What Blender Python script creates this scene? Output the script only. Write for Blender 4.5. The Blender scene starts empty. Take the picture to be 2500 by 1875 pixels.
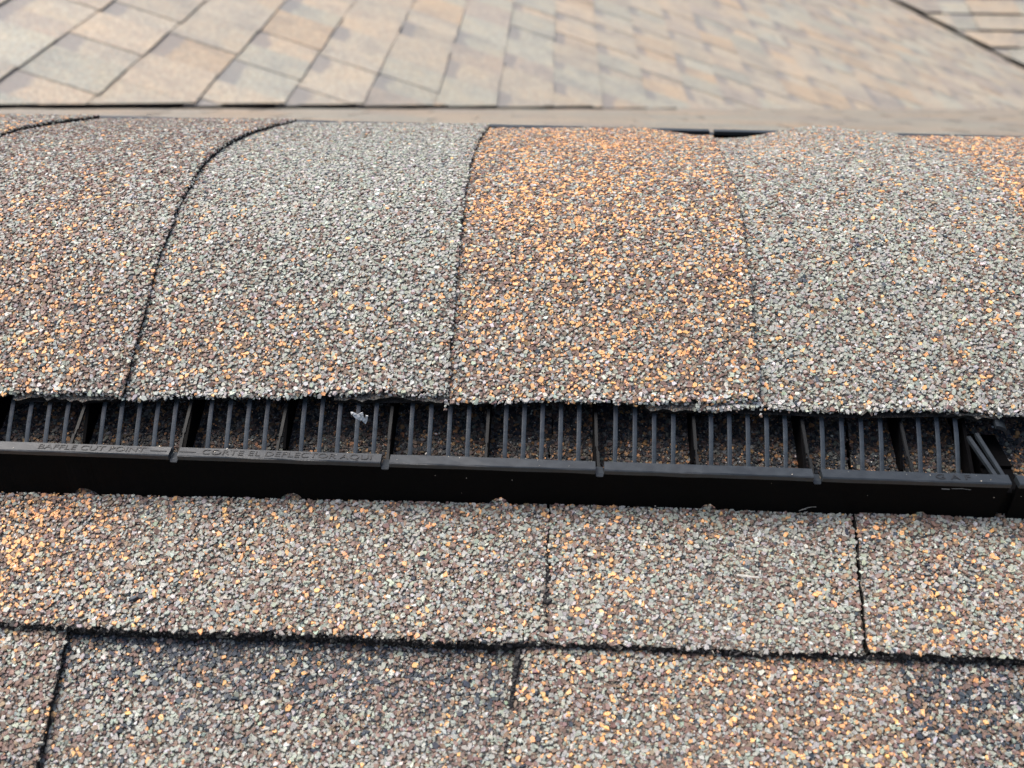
import bpy, math, random
import numpy as np
from mathutils import Vector, Matrix

rad = math.radians
S = bpy.context.scene
COL = S.collection
random.seed(7)
RS = np.random.RandomState(11)

# ------------------------------------------------------------------ camera
PIT, YAW, ROL = rad(34.9), rad(2.4), rad(0.4)
FPX = 2450.0
CAM = np.array([0.0, -0.475, 0.208])
fw = np.array([-math.sin(YAW)*math.cos(PIT), math.cos(YAW)*math.cos(PIT), -math.sin(PIT)])
r0 = np.array([math.cos(YAW), math.sin(YAW), 0.0])
u0 = np.cross(r0, fw)
rt = r0*math.cos(ROL) + u0*math.sin(ROL)
up = u0*math.cos(ROL) - r0*math.sin(ROL)
cd = bpy.data.cameras.new('camera')
cam = bpy.data.objects.new('camera', cd)
COL.objects.link(cam)
M = Matrix([[rt[0], up[0], -fw[0], CAM[0]], [rt[1], up[1], -fw[1], CAM[1]],
            [rt[2], up[2], -fw[2], CAM[2]], [0, 0, 0, 1]])
cam.matrix_world = M
cd.sensor_width = 36.0
cd.lens = FPX/2500*36
cd.clip_start = 0.02
cd.clip_end = 400
cd.dof.use_dof = True
cd.dof.focus_distance = 0.425
cd.dof.aperture_fstop = 13.5
cd.dof.aperture_blades = 0
S.camera = cam

# ------------------------------------------------------------------ light
SUN_EL, SUN_AZ = 60.0, 64.0          # azimuth measured from +Y towards -X
w = bpy.data.worlds.new('World')
S.world = w
w.use_nodes = True
nt = w.node_tree
bg = nt.nodes['Background']
sky = nt.nodes.new('ShaderNodeTexSky')
sky.sky_type = 'NISHITA'
sky.sun_disc = False
sky.sun_elevation = rad(SUN_EL)
sky.sun_rotation = rad(-SUN_AZ)
sky.air_density = 1.0
sky.dust_density = 7.0
sky.ozone_density = 1.0
nt.links.new(sky.outputs[0], bg.inputs[0])
bg.inputs[1].default_value = 0.15
sl = bpy.data.lights.new('sun', 'SUN')
sl.energy = 2.6
sl.angle = rad(38)
sl.color = (1.0, 0.965, 0.92)
sun = bpy.data.objects.new('sun', sl)
COL.objects.link(sun)
sd = Vector((-math.sin(rad(SUN_AZ))*math.cos(rad(SUN_EL)), math.cos(rad(SUN_AZ))*math.cos(rad(SUN_EL)), math.sin(rad(SUN_EL))))
sun.rotation_euler = sd.to_track_quat('Z', 'Y').to_euler()
S.view_settings.view_transform = 'Standard'
S.view_settings.look = 'None'
S.view_settings.exposure = 0.50
S.view_settings.gamma = 1.0
S.view_settings.use_curve_mapping = False

# ------------------------------------------------------------------ materials
def mat(name):
    m = bpy.data.materials.new(name)
    m.use_nodes = True
    return m, m.node_tree, m.node_tree.nodes['Principled BSDF']

def node(t, kind, **kw):
    n = t.nodes.new(kind)
    for k, v in kw.items():
        setattr(n, k, v)
    return n

def ramp(t, stops, interp='LINEAR'):
    n = t.nodes.new('ShaderNodeValToRGB')
    n.color_ramp.interpolation = interp
    el = n.color_ramp.elements
    while len(el) > 1:
        el.remove(el[-1])
    el[0].position = stops[0][0]; el[0].color = (*stops[0][1], 1)
    for p, c in stops[1:]:
        e = el.new(p); e.color = (*c, 1)
    return n

def attr_granule():
    """mineral granules: each grain carries its own mineral colour; fine mottling on top"""
    m, t, b = mat('mineral_granules')
    a = node(t, 'ShaderNodeAttribute', attribute_name='mineral')
    tc = node(t, 'ShaderNodeTexCoord')
    n = node(t, 'ShaderNodeTexNoise'); n.inputs['Scale'].default_value = 2600; n.inputs['Detail'].default_value = 2
    t.links.new(tc.outputs['Object'], n.inputs['Vector'])
    mr = node(t, 'ShaderNodeMapRange'); mr.inputs[1].default_value = .3; mr.inputs[2].default_value = .7
    mr.inputs[3].default_value = .78; mr.inputs[4].default_value = 1.22
    t.links.new(n.outputs['Fac'], mr.inputs[0])
    mx = node(t, 'ShaderNodeVectorMath', operation='SCALE')
    t.links.new(a.outputs['Color'], mx.inputs[0]); t.links.new(mr.outputs[0], mx.inputs['Scale'])
    t.links.new(mx.outputs[0], b.inputs['Base Color'])
    b.inputs['Roughness'].default_value = .62
    b.inputs['Specular IOR Level'].default_value = .38
    bp = node(t, 'ShaderNodeBump'); bp.inputs['Strength'].default_value = .35; bp.inputs['Distance'].default_value = .0002
    t.links.new(n.outputs['Fac'], bp.inputs['Height']); t.links.new(bp.outputs[0], b.inputs['Normal'])
    return m
M_GR = attr_granule()

def asphalt_bed():
    """black asphalt with stuck fines between the grains"""
    m, t, b = mat('asphalt_bed')
    tc = node(t, 'ShaderNodeTexCoord')
    v = node(t, 'ShaderNodeTexVoronoi'); v.inputs['Scale'].default_value = 1900
    t.links.new(tc.outputs['Object'], v.inputs['Vector'])
    sp = node(t, 'ShaderNodeSeparateColor')
    t.links.new(v.outputs['Color'], sp.inputs[0])
    r = ramp(t, [(0, (.03, .027, .025)), (.25, (.06, .055, .05)), (.45, (.13, .13, .115)), (.72, (.18, .17, .15)), (.86, (.11, .07, .06)), (.95, (.30, .19, .11))], 'CONSTANT')
    t.links.new(sp.outputs[0], r.inputs[0]); t.links.new(r.outputs[0], b.inputs['Base Color'])
    b.inputs['Roughness'].default_value = .8
    bp = node(t, 'ShaderNodeBump'); bp.inputs['Distance'].default_value = .0004; bp.inputs['Strength'].default_value = .8
    t.links.new(v.outputs['Distance'], bp.inputs['Height']); t.links.new(bp.outputs[0], b.inputs['Normal'])
    return m
M_BED = asphalt_bed()

def granule_coat():
    """granule surface outside the reach of the modelled grains"""
    m, t, b = mat('granule_coat')
    tc = node(t, 'ShaderNodeTexCoord')
    v = node(t, 'ShaderNodeTexVoronoi'); v.inputs['Scale'].default_value = 640
    t.links.new(tc.outputs['Object'], v.inputs['Vector'])
    sp = node(t, 'ShaderNodeSeparateColor'); t.links.new(v.outputs['Color'], sp.inputs[0])
    r = ramp(t, [(0, (.19, .195, .175)), (.3, (.25, .255, .23)), (.48, (.13, .085, .07)), (.72, (.16, .12, .09)), (.82, (.46, .26, .12)), (.92, (.32, .32, .30))], 'CONSTANT')
    t.links.new(sp.outputs[0], r.inputs[0])
    mr = node(t, 'ShaderNodeMapRange'); mr.inputs[1].default_value = .45; mr.inputs[2].default_value = .75; mr.inputs[3].default_value = 1; mr.inputs[4].default_value = .35
    t.links.new(v.outputs['Distance'], mr.inputs[0])
    sc = node(t, 'ShaderNodeVectorMath', operation='SCALE')
    t.links.new(r.outputs[0], sc.inputs[0]); t.links.new(mr.outputs[0], sc.inputs['Scale']); t.links.new(sc.outputs[0], b.inputs['Base Color'])
    b.inputs['Roughness'].default_value = .65
    bp = node(t, 'ShaderNodeBump'); bp.inputs['Distance'].default_value = .0006; bp.invert = True
    t.links.new(v.outputs['Distance'], bp.inputs['Height']); t.links.new(bp.outputs[0], b.inputs['Normal'])
    return m
M_COAT = granule_coat()

def asphalt_edge():
    m, t, b = mat('torn_asphalt_edge')
    tc = node(t, 'ShaderNodeTexCoord')
    n = node(t, 'ShaderNodeTexNoise'); n.inputs['Scale'].default_value = 900; n.inputs['Detail'].default_value = 4
    t.links.new(tc.outputs['Object'], n.inputs['Vector'])
    r = ramp(t, [(.3, (.006, .006, .007)), (.6, (.016, .015, .015)), (.72, (.05, .045, .04))])
    t.links.new(n.outputs['Fac'], r.inputs[0]); t.links.new(r.outputs[0], b.inputs['Base Color'])
    b.inputs['Roughness'].default_value = .75
    b.inputs['Specular IOR Level'].default_value = .25
    bp = node(t, 'ShaderNodeBump'); bp.inputs['Distance'].default_value = .0012
    t.links.new(n.outputs['Fac'], bp.inputs['Height']); t.links.new(bp.outputs[0], b.inputs['Normal'])
    return m
M_EDGE = asphalt_edge()

def far_shingle():
    """granule surfaced shingle seen from metres away: piece tone x fine grain, printed dark band at the top of recessed pieces"""
    m, t, b = mat('weathered_blend_shingle')
    a = node(t, 'ShaderNodeAttribute', attribute_name='tone')
    bd = node(t, 'ShaderNodeAttribute', attribute_name='band')
    tc = node(t, 'ShaderNodeTexCoord')
    v = node(t, 'ShaderNodeTexVoronoi'); v.inputs['Scale'].default_value = 480
    t.links.new(tc.outputs['Object'], v.inputs['Vector'])
    sp = node(t, 'ShaderNodeSeparateColor'); t.links.new(v.outputs['Color'], sp.inputs[0])
    gr = ramp(t, [(0, (.6, .62, .6)), (.35, (1.05, 1.08, 1.02)), (.6, (.8, .7, .66)), (.75, (1.3, 1.08, .88)), (.9, (1.4, 1.4, 1.35))], 'CONSTANT')
    t.links.new(sp.outputs[0], gr.inputs[0])
    mul = node(t, 'ShaderNodeMix', data_type='RGBA', blend_type='MULTIPLY'); mul.inputs['Factor'].default_value = 1
    t.links.new(a.outputs['Color'], mul.inputs['A']); t.links.new(gr.outputs[0], mul.inputs['B'])
    n1 = node(t, 'ShaderNodeTexNoise'); n1.inputs['Scale'].default_value = 9; n1.inputs['Detail'].default_value = 5
    t.links.new(tc.outputs['Object'], n1.inputs['Vector'])
    blot = ramp(t, [(.34, (.80, .82, .86)), (.5, (1, 1, 1)), (.66, (1.08, 1.03, .97))])
    t.links.new(n1.outputs['Fac'], blot.inputs[0])
    mul2 = node(t, 'ShaderNodeMix', data_type='RGBA', blend_type='MULTIPLY'); mul2.inputs['Factor'].default_value = 1
    t.links.new(mul.outputs['Result'], mul2.inputs['A']); t.links.new(blot.outputs[0], mul2.inputs['B'])
    n2 = node(t, 'ShaderNodeTexNoise'); n2.inputs['Scale'].default_value = 16; n2.inputs['Detail'].default_value = 4
    t.links.new(tc.outputs['Object'], n2.inputs['Vector'])
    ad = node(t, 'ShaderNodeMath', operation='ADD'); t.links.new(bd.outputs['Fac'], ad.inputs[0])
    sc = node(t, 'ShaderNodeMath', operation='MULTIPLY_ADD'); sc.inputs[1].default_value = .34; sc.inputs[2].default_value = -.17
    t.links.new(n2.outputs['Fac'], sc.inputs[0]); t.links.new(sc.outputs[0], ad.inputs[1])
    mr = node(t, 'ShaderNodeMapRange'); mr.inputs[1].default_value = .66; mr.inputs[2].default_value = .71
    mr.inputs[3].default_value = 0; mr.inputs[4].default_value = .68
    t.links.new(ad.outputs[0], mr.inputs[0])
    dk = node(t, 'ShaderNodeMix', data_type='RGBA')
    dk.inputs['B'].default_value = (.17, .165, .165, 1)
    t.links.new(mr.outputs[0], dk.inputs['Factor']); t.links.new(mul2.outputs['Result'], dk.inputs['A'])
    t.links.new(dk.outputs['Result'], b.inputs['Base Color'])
    b.inputs['Roughness'].default_value = .55
    b.inputs['Specular IOR Level'].default_value = .6
    bp = node(t, 'ShaderNodeBump'); bp.inputs['Distance'].default_value = .0015; bp.inputs['Strength'].default_value = .7
    t.links.new(v.outputs['Distance'], bp.inputs['Height']); t.links.new(bp.outputs[0], b.inputs['Normal'])
    return m
M_FAR = far_shingle()

def plastic(name, base, rough, dirt=.3):
    m, t, b = mat(name)
    tc = node(t, 'ShaderNodeTexCoord')
    n = node(t, 'ShaderNodeTexNoise'); n.inputs['Scale'].default_value = 260; n.inputs['Detail'].default_value = 6
    t.links.new(tc.outputs['Object'], n.inputs['Vector'])
    r = ramp(t, [(.35, base), (.72, tuple(c*(1+dirt*2) for c in base))])
    t.links.new(n.outputs['Fac'], r.inputs[0]); t.links.new(r.outputs[0], b.inputs['Base Color'])
    mr = node(t, 'ShaderNodeMapRange'); mr.inputs[3].default_value = rough-.07; mr.inputs[4].default_value = rough+.12
    t.links.new(n.outputs['Fac'], mr.inputs[0]); t.links.new(mr.outputs[0], b.inputs['Roughness'])
    n2 = node(t, 'ShaderNodeTexNoise'); n2.inputs['Scale'].default_value = 1500
    t.links.new(tc.outputs['Object'], n2.inputs['Vector'])
    bp = node(t, 'ShaderNodeBump'); bp.inputs['Distance'].default_value = .00012; bp.inputs['Strength'].default_value = .5
    t.links.new(n2.outputs['Fac'], bp.inputs['Height']); t.links.new(bp.outputs[0], b.inputs['Normal'])
    return m
M_PL = plastic('black_vent_plastic', (.014, .018, .022), .34)
M_STR = plastic('bracket_plastic', (.004, .005, .006), .6)
M_STR.node_tree.nodes['Principled BSDF'].inputs['Specular IOR Level'].default_value = .25
M_BAR = plastic('louver_plastic', (.024, .031, .037), .27)
M_BAR.node_tree.nodes['Principled BSDF'].inputs['Specular IOR Level'].default_value = .75
M_PL2 = plastic('recessed_letter_plastic', (.007, .008, .010), .5)
M_WALL = plastic('matte_baffle_plastic', (.0012, .0012, .0015), .55)
M_WALL.node_tree.nodes['Principled BSDF'].inputs['Specular IOR Level'].default_value = .06
M_WH = plastic('white_plastic_shred', (.5, .52, .53), .35, .1)
M_PALE = plastic('pale_grit', (.6, .58, .52), .7, .1)
m, t, b = mat('wood_decking'); b.inputs['Base Color'].default_value = (.03, .028, .026, 1); b.inputs['Roughness'].default_value = .9
n = node(t, 'ShaderNodeTexNoise'); n.inputs['Scale'].default_value = 40
r = ramp(t, [(.3, (.018, .017, .016)), (.7, (.05, .046, .042))]); t.links.new(n.outputs['Fac'], r.inputs[0]); t.links.new(r.outputs[0], b.inputs['Base Color'])
M_DECK = m
m, t, b = mat('dry_ground'); n = node(t, 'ShaderNodeTexNoise'); n.inputs['Scale'].default_value = 3; n.inputs['Detail'].default_value = 8
r = ramp(t, [(.3, (.05, .07, .03)), (.6, (.10, .11, .05)), (.8, (.18, .15, .10))]); t.links.new(n.outputs['Fac'], r.inputs[0]); t.links.new(r.outputs[0], b.inputs['Base Color'])
b.inputs['Roughness'].default_value = .95
M_GRND = m

# ------------------------------------------------------------------ helpers
def tag(o, label=None, cat=None, group=None, kind=None):
    if label: o['label'] = label
    if cat: o['category'] = cat
    if group: o['group'] = group
    if kind: o['kind'] = kind
    return o

def empty(name, loc=(0, 0, 0)):
    o = bpy.data.objects.new(name, None)
    o.empty_display_size = .02
    o.location = loc
    COL.objects.link(o)
    return o

def link_mesh(name, me, parent=None):
    o = bpy.data.objects.new(name, me)
    COL.objects.link(o)
    if parent is not None:
        o.parent = parent
        if parent.type == 'EMPTY':
            o.matrix_parent_inverse = Matrix.Translation(-Vector(parent.location))
    return o

def pydata(name, V, F, mats, parent=None, mi=None, smooth=False):
    me = bpy.data.meshes.new(name)
    me.from_pydata([tuple(v) for v in V], [], [tuple(f) for f in F])
    for x in (mats if isinstance(mats, (list, tuple)) else [mats]):
        me.materials.append(x)
    if mi is not None:
        me.polygons.foreach_set('material_index', mi)
    if smooth:
        me.polygons.foreach_set('use_smooth', [True]*len(me.polygons))
    me.update()
    return link_mesh(name, me, parent)

class MB:
    def __init__(s): s.V = []; s.F = []
    def hexa(s, P):            # 8 points: bottom ring 0-3, top ring 4-7
        b = len(s.V); s.V += [tuple(p) for p in P]
        s.F += [(b+3, b+2, b+1, b), (b+4, b+5, b+6, b+7), (b, b+1, b+5, b+4), (b+1, b+2, b+6, b+5), (b+2, b+3, b+7, b+6), (b+3, b, b+4, b+7)]
    def box(s, x0, x1, y0, y1, z0, z1):
        s.hexa([(x0, y0, z0), (x1, y0, z0), (x1, y1, z0), (x0, y1, z0), (x0, y0, z1), (x1, y0, z1), (x1, y1, z1), (x0, y1, z1)])
    def bar(s, p, q, wx, wn, taper=1.0):    # bar from p to q, wx wide in X, wn thick
        p = Vector(p); q = Vector(q); d = (q-p).normalized()
        x = Vector((1, 0, 0)); x = (x - d*x.dot(d)).normalized(); nn = d.cross(x)
        P = []
        for c, k in ((p, 1), (q, taper)):
            for sx, sn in ((-1, -1), (1, -1), (1, 1), (-1, 1)):
                P.append(c + x*sx*wx*k/2 + nn*sn*wn*k/2)
        s.hexa(P)
    def loft(s, rings):        # closed rings of equal length
        b = len(s.V); k = len(rings[0])
        for r_ in rings: s.V += [tuple(p) for p in r_]
        for i in range(len(rings)-1):
            for j in range(k):
                j2 = (j+1) % k
                s.F.append((b+i*k+j, b+i*k+j2, b+(i+1)*k+j2, b+(i+1)*k+j))
        s.F.append(tuple(b+j for j in reversed(range(k))))
        s.F.append(tuple(b+(len(rings)-1)*k+j for j in range(k)))
    def build(s, name, m_, parent=None, bevel=0, smooth=False):
        o = pydata(name, s.V, s.F, m_, parent, smooth=smooth)
        if bevel:
            md = o.modifiers.new('bevel', 'BEVEL'); md.width = bevel; md.segments = 2; md.limit_method = 'ANGLE'
        return o

def vnoise(x, y, seed, scale):
    """smooth value noise 0..1"""
    g = np.random.RandomState(seed).rand(64, 64)
    u = np.asarray(x)/scale+17.3; v = np.asarray(y)/scale+9.1
    iu = np.floor(u).astype(int); iv = np.floor(v).astype(int)
    fu = u-iu; fv = v-iv
    fu = fu*fu*(3-2*fu); fv = fv*fv*(3-2*fv)
    a = g[iu % 64, iv % 64]; b_ = g[(iu+1) % 64, iv % 64]; c = g[iu % 64, (iv+1) % 64]; d = g[(iu+1) % 64, (iv+1) % 64]
    return (a*(1-fu)+b_*fu)*(1-fv)+(c*(1-fu)+d*fu)*fv

# ------------------------------------------------------------------ granules
MINERAL = np.array([[.272, .280, .252],    # 0 grey-green
                    [.158, .106, .088],    # 1 maroon brown
                    [.64, .345, .155],    # 2 orange
                    [.035, .046, .060],    # 3 blue-black
                    [.44, .44, .41],       # 4 pale
                    [.215, .150, .105],    # 5 tan brown
                    ])

def choose_mineral(wt):
    c = np.cumsum(wt, axis=1); c /= c[:, -1:]
    k = (RS.rand(len(wt))[:, None] > c).sum(1)
    col = MINERAL[np.clip(k, 0, 5)].copy()
    br = np.exp(RS.normal(0, .12, len(wt)))
    col *= br[:, None]
    col *= 1+RS.normal(0, .05, (len(wt), 3))
    return np.clip(col, .004, .85)

def granule_mesh(name, P, N, rad_, col, parent, K=5, stretch=None, tilt=.13):
    """P centres, N normals, rad_ radii: one faceted chip per centre, all in one mesh"""
    n = len(P)
    N = N/np.linalg.norm(N, axis=1, keepdims=True)
    tl = RS.normal(0, tilt, (n, 3)) * np.where(RS.rand(n) < .12, 2.6, 1)[:, None]
    Nn = N + tl; Nn /= np.linalg.norm(Nn, axis=1, keepdims=True)
    a = RS.rand(n)*2*np.pi
    T = np.stack([np.cos(a), np.sin(a), np.zeros(n)], 1)
    T -= Nn*(T*Nn).sum(1, keepdims=True); T /= np.linalg.norm(T, axis=1, keepdims=True)
    B = np.cross(Nn, T)
    st = 1+RS.rand(n)**2*.9
    ang = (np.arange(K)/K*2*np.pi)[None, :] + RS.normal(0, .26, (n, K))
    rr = rad_[:, None]*(1+RS.normal(0, .17, (n, K)))
    lx = np.cos(ang)*rr*np.sqrt(st)[:, None]; ly = np.sin(ang)*rr/np.sqrt(st)[:, None]
    hh = rad_*(.20+RS.rand(n)*.30)
    topk = .72+RS.rand(n)*.22
    V = np.empty((n, 2*K, 3))
    V[:, :K] = P[:, None] + lx[..., None]*T[:, None] + ly[..., None]*B[:, None] - (hh*.35)[:, None, None]*Nn[:, None]
    tz = hh[:, None]*(1+RS.normal(0, .16, (n, K)))
    V[:, K:] = P[:, None] + (lx*topk[:, None])[..., None]*T[:, None] + (ly*topk[:, None])[..., None]*B[:, None] + tz[..., None]*Nn[:, None]
    me = bpy.data.meshes.new(name)
    me.vertices.add(n*2*K)
    me.vertices.foreach_set('co', V.reshape(-1).astype(np.float32))
    base = (np.arange(n)*2*K)[:, None]
    j = np.arange(K); j2 = (j+1) % K
    sides = np.stack([j, j2, K+j2, K+j], 1).reshape(-1)
    top = K+j
    per = np.concatenate([sides, top])
    loops = (base+per[None]).reshape(-1)
    ls = np.concatenate([np.arange(K)*4, [4*K]])
    lt = np.array([4]*K+[K])
    L = 5*K
    starts = ((np.arange(n)*L)[:, None]+ls[None]).reshape(-1)
    tot = np.tile(lt, n)
    me.loops.add(len(loops)); me.loops.foreach_set('vertex_index', loops.astype(np.int32))
    me.polygons.add(len(starts)); me.polygons.foreach_set('loop_start', starts.astype(np.int32))
    try: me.polygons.foreach_set('loop_total', tot.astype(np.int32))
    except Exception: pass
    me.update(calc_edges=True)
    me.polygons.foreach_set('use_smooth', [False]*len(me.polygons))
    at = me.attributes.new('mineral', 'FLOAT_COLOR', 'POINT')
    c4 = np.ones((n, 2*K, 4), np.float32); c4[:, :, :3] = col[:, None]
    at.data.foreach_set('color', c4.reshape(-1))
    me.materials.append(M_GR)
    o = link_mesh(name, me, parent)
    o['kind'] = 'stuff'
    return o

def hexgrid(x0, x1, v0, v1, sp, jit=.34):
    nx = int((x1-x0)/sp)+2; nv = int((v1-v0)/(sp*.866))+2
    X, Y = np.meshgrid(np.arange(nx), np.arange(nv), indexing='ij')
    x = x0+(X+.5*(Y % 2))*sp; y = v0+Y*sp*.866
    x = x.ravel(); y = y.ravel()
    x = x+RS.normal(0, jit*sp, len(x)); y = y+RS.normal(0, jit*sp, len(y))
    k = (x > x0) & (x < x1) & (y > v0) & (y < v1)
    return x[k], y[k]

def zones(x, v, base, blobs, seed):
    wt = np.tile(np.array(base, float), (len(x), 1))
    nz = vnoise(x, v, seed, .016)*.6+vnoise(x, v, seed+1, .006)*.4
    for cx, cv, rx, rv, dw in blobs:
        g = np.exp(-(((x-cx)/rx)**2+((v-cv)/rv)**2)) * (.55+.9*nz)
        wt += g[:, None]*np.array(dw)[None]
    wt[:, 2] *= .55+.9*vnoise(x, v, seed+2, .012)
    wt[:, 1] *= .7+.6*vnoise(x, v, seed+3, .02)
    return np.clip(wt, 0, 10)

# ------------------------------------------------------------------ setting: ground, roof planes
t3 = 1/3.0
cs, sn = 3/math.sqrt(10), 1/math.sqrt(10)
gr = pydata('ground', [(-150, -150, -4), (150, -150, -4), (150, 150, -4), (-150, 150, -4)], [(0, 1, 2, 3)], M_GRND)
tag(gr, 'open ground far below the roof', 'ground', kind='structure')

class Plane:
    def __init__(s, O, ea, eu):
        s.O = np.array(O, float); s.ea = np.array(ea, float); s.eu = np.array(eu, float)
        s.n = np.cross(s.ea, s.eu)
        if s.n[2] < 0: s.n = -s.n
    def pt(s, a, u, h=0): return s.O+s.ea*a+s.eu*u+s.n*h

def clip(poly, A, B, Cc):      # keep A*a+B*u+C > 0
    out = []
    for i in range(len(poly)):
        p, q = poly[i], poly[(i+1) % len(poly)]
        fp = A*p[0]+B*p[1]+Cc; fq = A*q[0]+B*q[1]+Cc
        if fp >= 0: out.append(p)
        if (fp >= 0) != (fq >= 0):
            k = fp/(fp-fq); out.append((p[0]+(q[0]-p[0])*k, p[1]+(q[1]-p[1])*k))
    return out

def project(P):
    d = np.array(P)-CAM; z = d@fw
    return 1250+FPX*(d@rt)/z, 937.5-FPX*(d@up)/z, z

TONES = [((.45, .415, .37), 5), ((.48, .42, .36), 4), ((.49, .405, .325), 2), ((.42, .42, .39), 4), ((.40, .365, .34), 3), ((.455, .42, .375), 4)]
TL = [t_ for t_, n_ in TONES for _ in range(n_)]

def shingle_piece(pl, poly, ulow, uhigh, hb, ht, tone, band):
    """wedge shaped shingle piece from polygon in (along, up)"""
    def h(u):
        k = (u-ulow)/(uhigh-ulow); return hb+(ht-hb)*k
    V = [pl.pt(a, u, h(u)) for a, u in poly]+[pl.pt(a, u, min(h(u)-.0025, .0)-.005) for a, u in poly]
    n_ = len(poly)
    ar = sum(poly[i][0]*poly[(i+1) % n_][1]-poly[(i+1) % n_][0]*poly[i][1] for i in range(n_))
    topf = list(range(n_))
    if (np.cross(pl.ea, pl.eu)@pl.n) * ar < 0: topf = topf[::-1]; n_s = [(topf[i], topf[(i+1) % n_]) for i in range(n_)]
    else: n_s = [(topf[i], topf[(i+1) % n_]) for i in range(n_)]
    F = [tuple(topf)]+[(j, i, i+n_, j+n_) for i, j in n_s]
    mi = [0]+[1]*n_
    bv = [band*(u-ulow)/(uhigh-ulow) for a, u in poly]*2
    return V, F, mi, bv

def make_piece(name, items, parent):
    """items: list of (V,F,mi,bv,tone); one mesh"""
    VV, FF, MI, BV, TT = [], [], [], [], []
    for V, F, mi, bv, tone in items:
        b_ = len(VV); VV += V; FF += [tuple(i+b_ for i in f) for f in F]; MI += mi; BV += bv; TT += [(*tone, 1)]*len(V)
    o = pydata(name, VV, FF, [M_FAR, M_EDGE], parent, mi=MI)
    me = o.data
    a1 = me.attributes.new('tone', 'FLOAT_COLOR', 'POINT'); a1.data.foreach_set('color', np.array(TT, np.float32).ravel())
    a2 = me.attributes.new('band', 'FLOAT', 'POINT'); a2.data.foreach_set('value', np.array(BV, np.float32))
    return o

def shingled_slope(pl, ulist, a0, a1, clips, seed, parent, limit, pmin=.11, pmax=.21, thick=.0042, tooth=.0016, drop=None, dim=1.0):
    rng = random.Random(seed)
    pieces = []
    for k in range(len(ulist)-1):
        ul, uh = ulist[k], ulist[k+1]+.012
        a = a0-rng.random()*.2; high = rng.random() < .5
        jit = rng.uniform(-.0012, .0012)
        while a < a1:
            high = not high if rng.random() < .85 else high
            wd = rng.uniform(pmin, pmax)*(1.0 if high else .68)
            g_ = .0003
            poly = [(a+g_, ul+jit-(.0 if not high else .003)), (a+wd-g_, ul+jit+rng.uniform(-.0015, .0015)), (a+wd-g_, uh), (a+g_, uh)]
            a += wd
            wob = rng.uniform(-.007, .004)
            for ci, cc in enumerate(clips):
                if poly: poly = clip(poly, cc[0], cc[1], cc[2]+(wob if ci == 0 else 0))
            if len(poly) < 3: continue
            tone = rng.choice(TL); v = rng.uniform(.76, .88)*dim; tone = (tone[0]*v*.96, tone[1]*v*.955, tone[2]*v*.915)
            hb = thick+(tooth if high else 0)
            dr = 0
            if drop:
                q_ = min(1, max(0, (a-2.15)/.55)); dr = .0125*q_*q_*(3-2*q_)
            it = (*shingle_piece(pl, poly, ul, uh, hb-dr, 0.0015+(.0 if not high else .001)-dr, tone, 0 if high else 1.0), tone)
            c = np.mean([pl.pt(p_[0], p_[1]) for p_ in poly], axis=0)
            px, py, z = project(c)
            vis = z > .1 and -120 < px < 2620 and -60 < py < 1950
            pieces.append((not vis, z, it))
    pieces.sort(key=lambda q: (q[0], q[1]))
    rest = []
    for i, (nv, z, it) in enumerate(pieces):
        if i < limit and not nv: make_piece('shingle', [it], parent)
        else: rest.append(it)
    if rest:
        o = make_piece('shingles_beyond', rest, parent); o['kind'] = 'stuff'

def deck(name, pl, a0, a1, ua, ub, clips, h, label):
    poly = [(a0, ua), (a1, ua), (a1, ub), (a0, ub)]
    for cc in clips: poly = clip(poly, *cc)
    V = [pl.pt(a, u, h) for a, u in poly]+[pl.pt(a, u, h-.016) for a, u in poly]; n_ = len(poly)
    F = [tuple(range(n_)), tuple(reversed(range(n_, 2*n_)))]+[(i, (i+1) % n_, (i+1) % n_+n_, i+n_) for i in range(n_)]
    o = pydata(name, V, F, M_DECK)
    return tag(o, label, 'roof', kind='structure')

# back slope of the ridge, falling away to the valley
PA = Plane((0, 0, -.009), (1, 0, 0), (0, -cs, sn))
cA = [(1, cs, 2.1), (0, cs, 5.17)]
dA = deck('back_roof_slope', PA, -3.2, 4.2, -5.6, -.02, cA, -.006, 'roof slope falling away behind the ridge vent down to the valley')
eA = .1465
uA = [-.06-eA*(k+1) for k in range(37)][::-1]+[-.06]
shingled_slope(PA, uA, -3.0, 4.0, [(1, cs, 2.16), (0, cs, 5.22)], 5, dA, 0, thick=.003, tooth=.0005, dim=.62)
# cross wing: courses run away from the camera, slope falls to the right
PB = Plane((0, 0, -.7-.001), (0, 1, 0), (-cs, 0, sn))
cB = [(1, cs, -2.1), (-1, cs, 8.25)]
dB = deck('cross_roof_slope', PB, 0, 9.5, -3.9, 2.6, [(1, cs, -2.16), cB[1]], -.026, 'blurred shingled cross roof slope rising to the left behind the ridge')
uB = [-(-.843+.139*k)/cs for k in range(-11, 29)][::-1]
shingled_slope(PB, uB, .2, 8.2, cB, 21, dB, 300, drop=2.62)
# far right slope beyond the second valley
PC = Plane((0, 0, -3.45+.004), (1, 0, 0), (0, cs, sn))
cC = [(1, cs, -8.25), (0, cs, -5.17)]
dC = deck('far_roof_slope', PC, -.5, 7, 5.3, 9.6, cC, -.009, 'far roof slope in the top right corner beyond the dark valley line')
uC = [5.3+.172*k for k in range(26)]
shingled_slope(PC, uC, 1.0, 6.2, cC, 9, dC, 120, pmin=.16, pmax=.30, thick=.009, tooth=.006, dim=.85)

VX0, VX1 = -.245, .228
# ------------------------------------------------------------------ near slope
PN = Plane((0, 0, 0), (1, 0, 0), (0, cs, sn))      # top surface of the upper course at h = 0; y = cs*u
def ny(y): return y/cs
dN = deck('near_roof_slope', PN, -1.6, 1.6, ny(-3.0), ny(-.03), [], -.0105, 'shingled roof slope in the foreground below the ridge vent')

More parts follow.
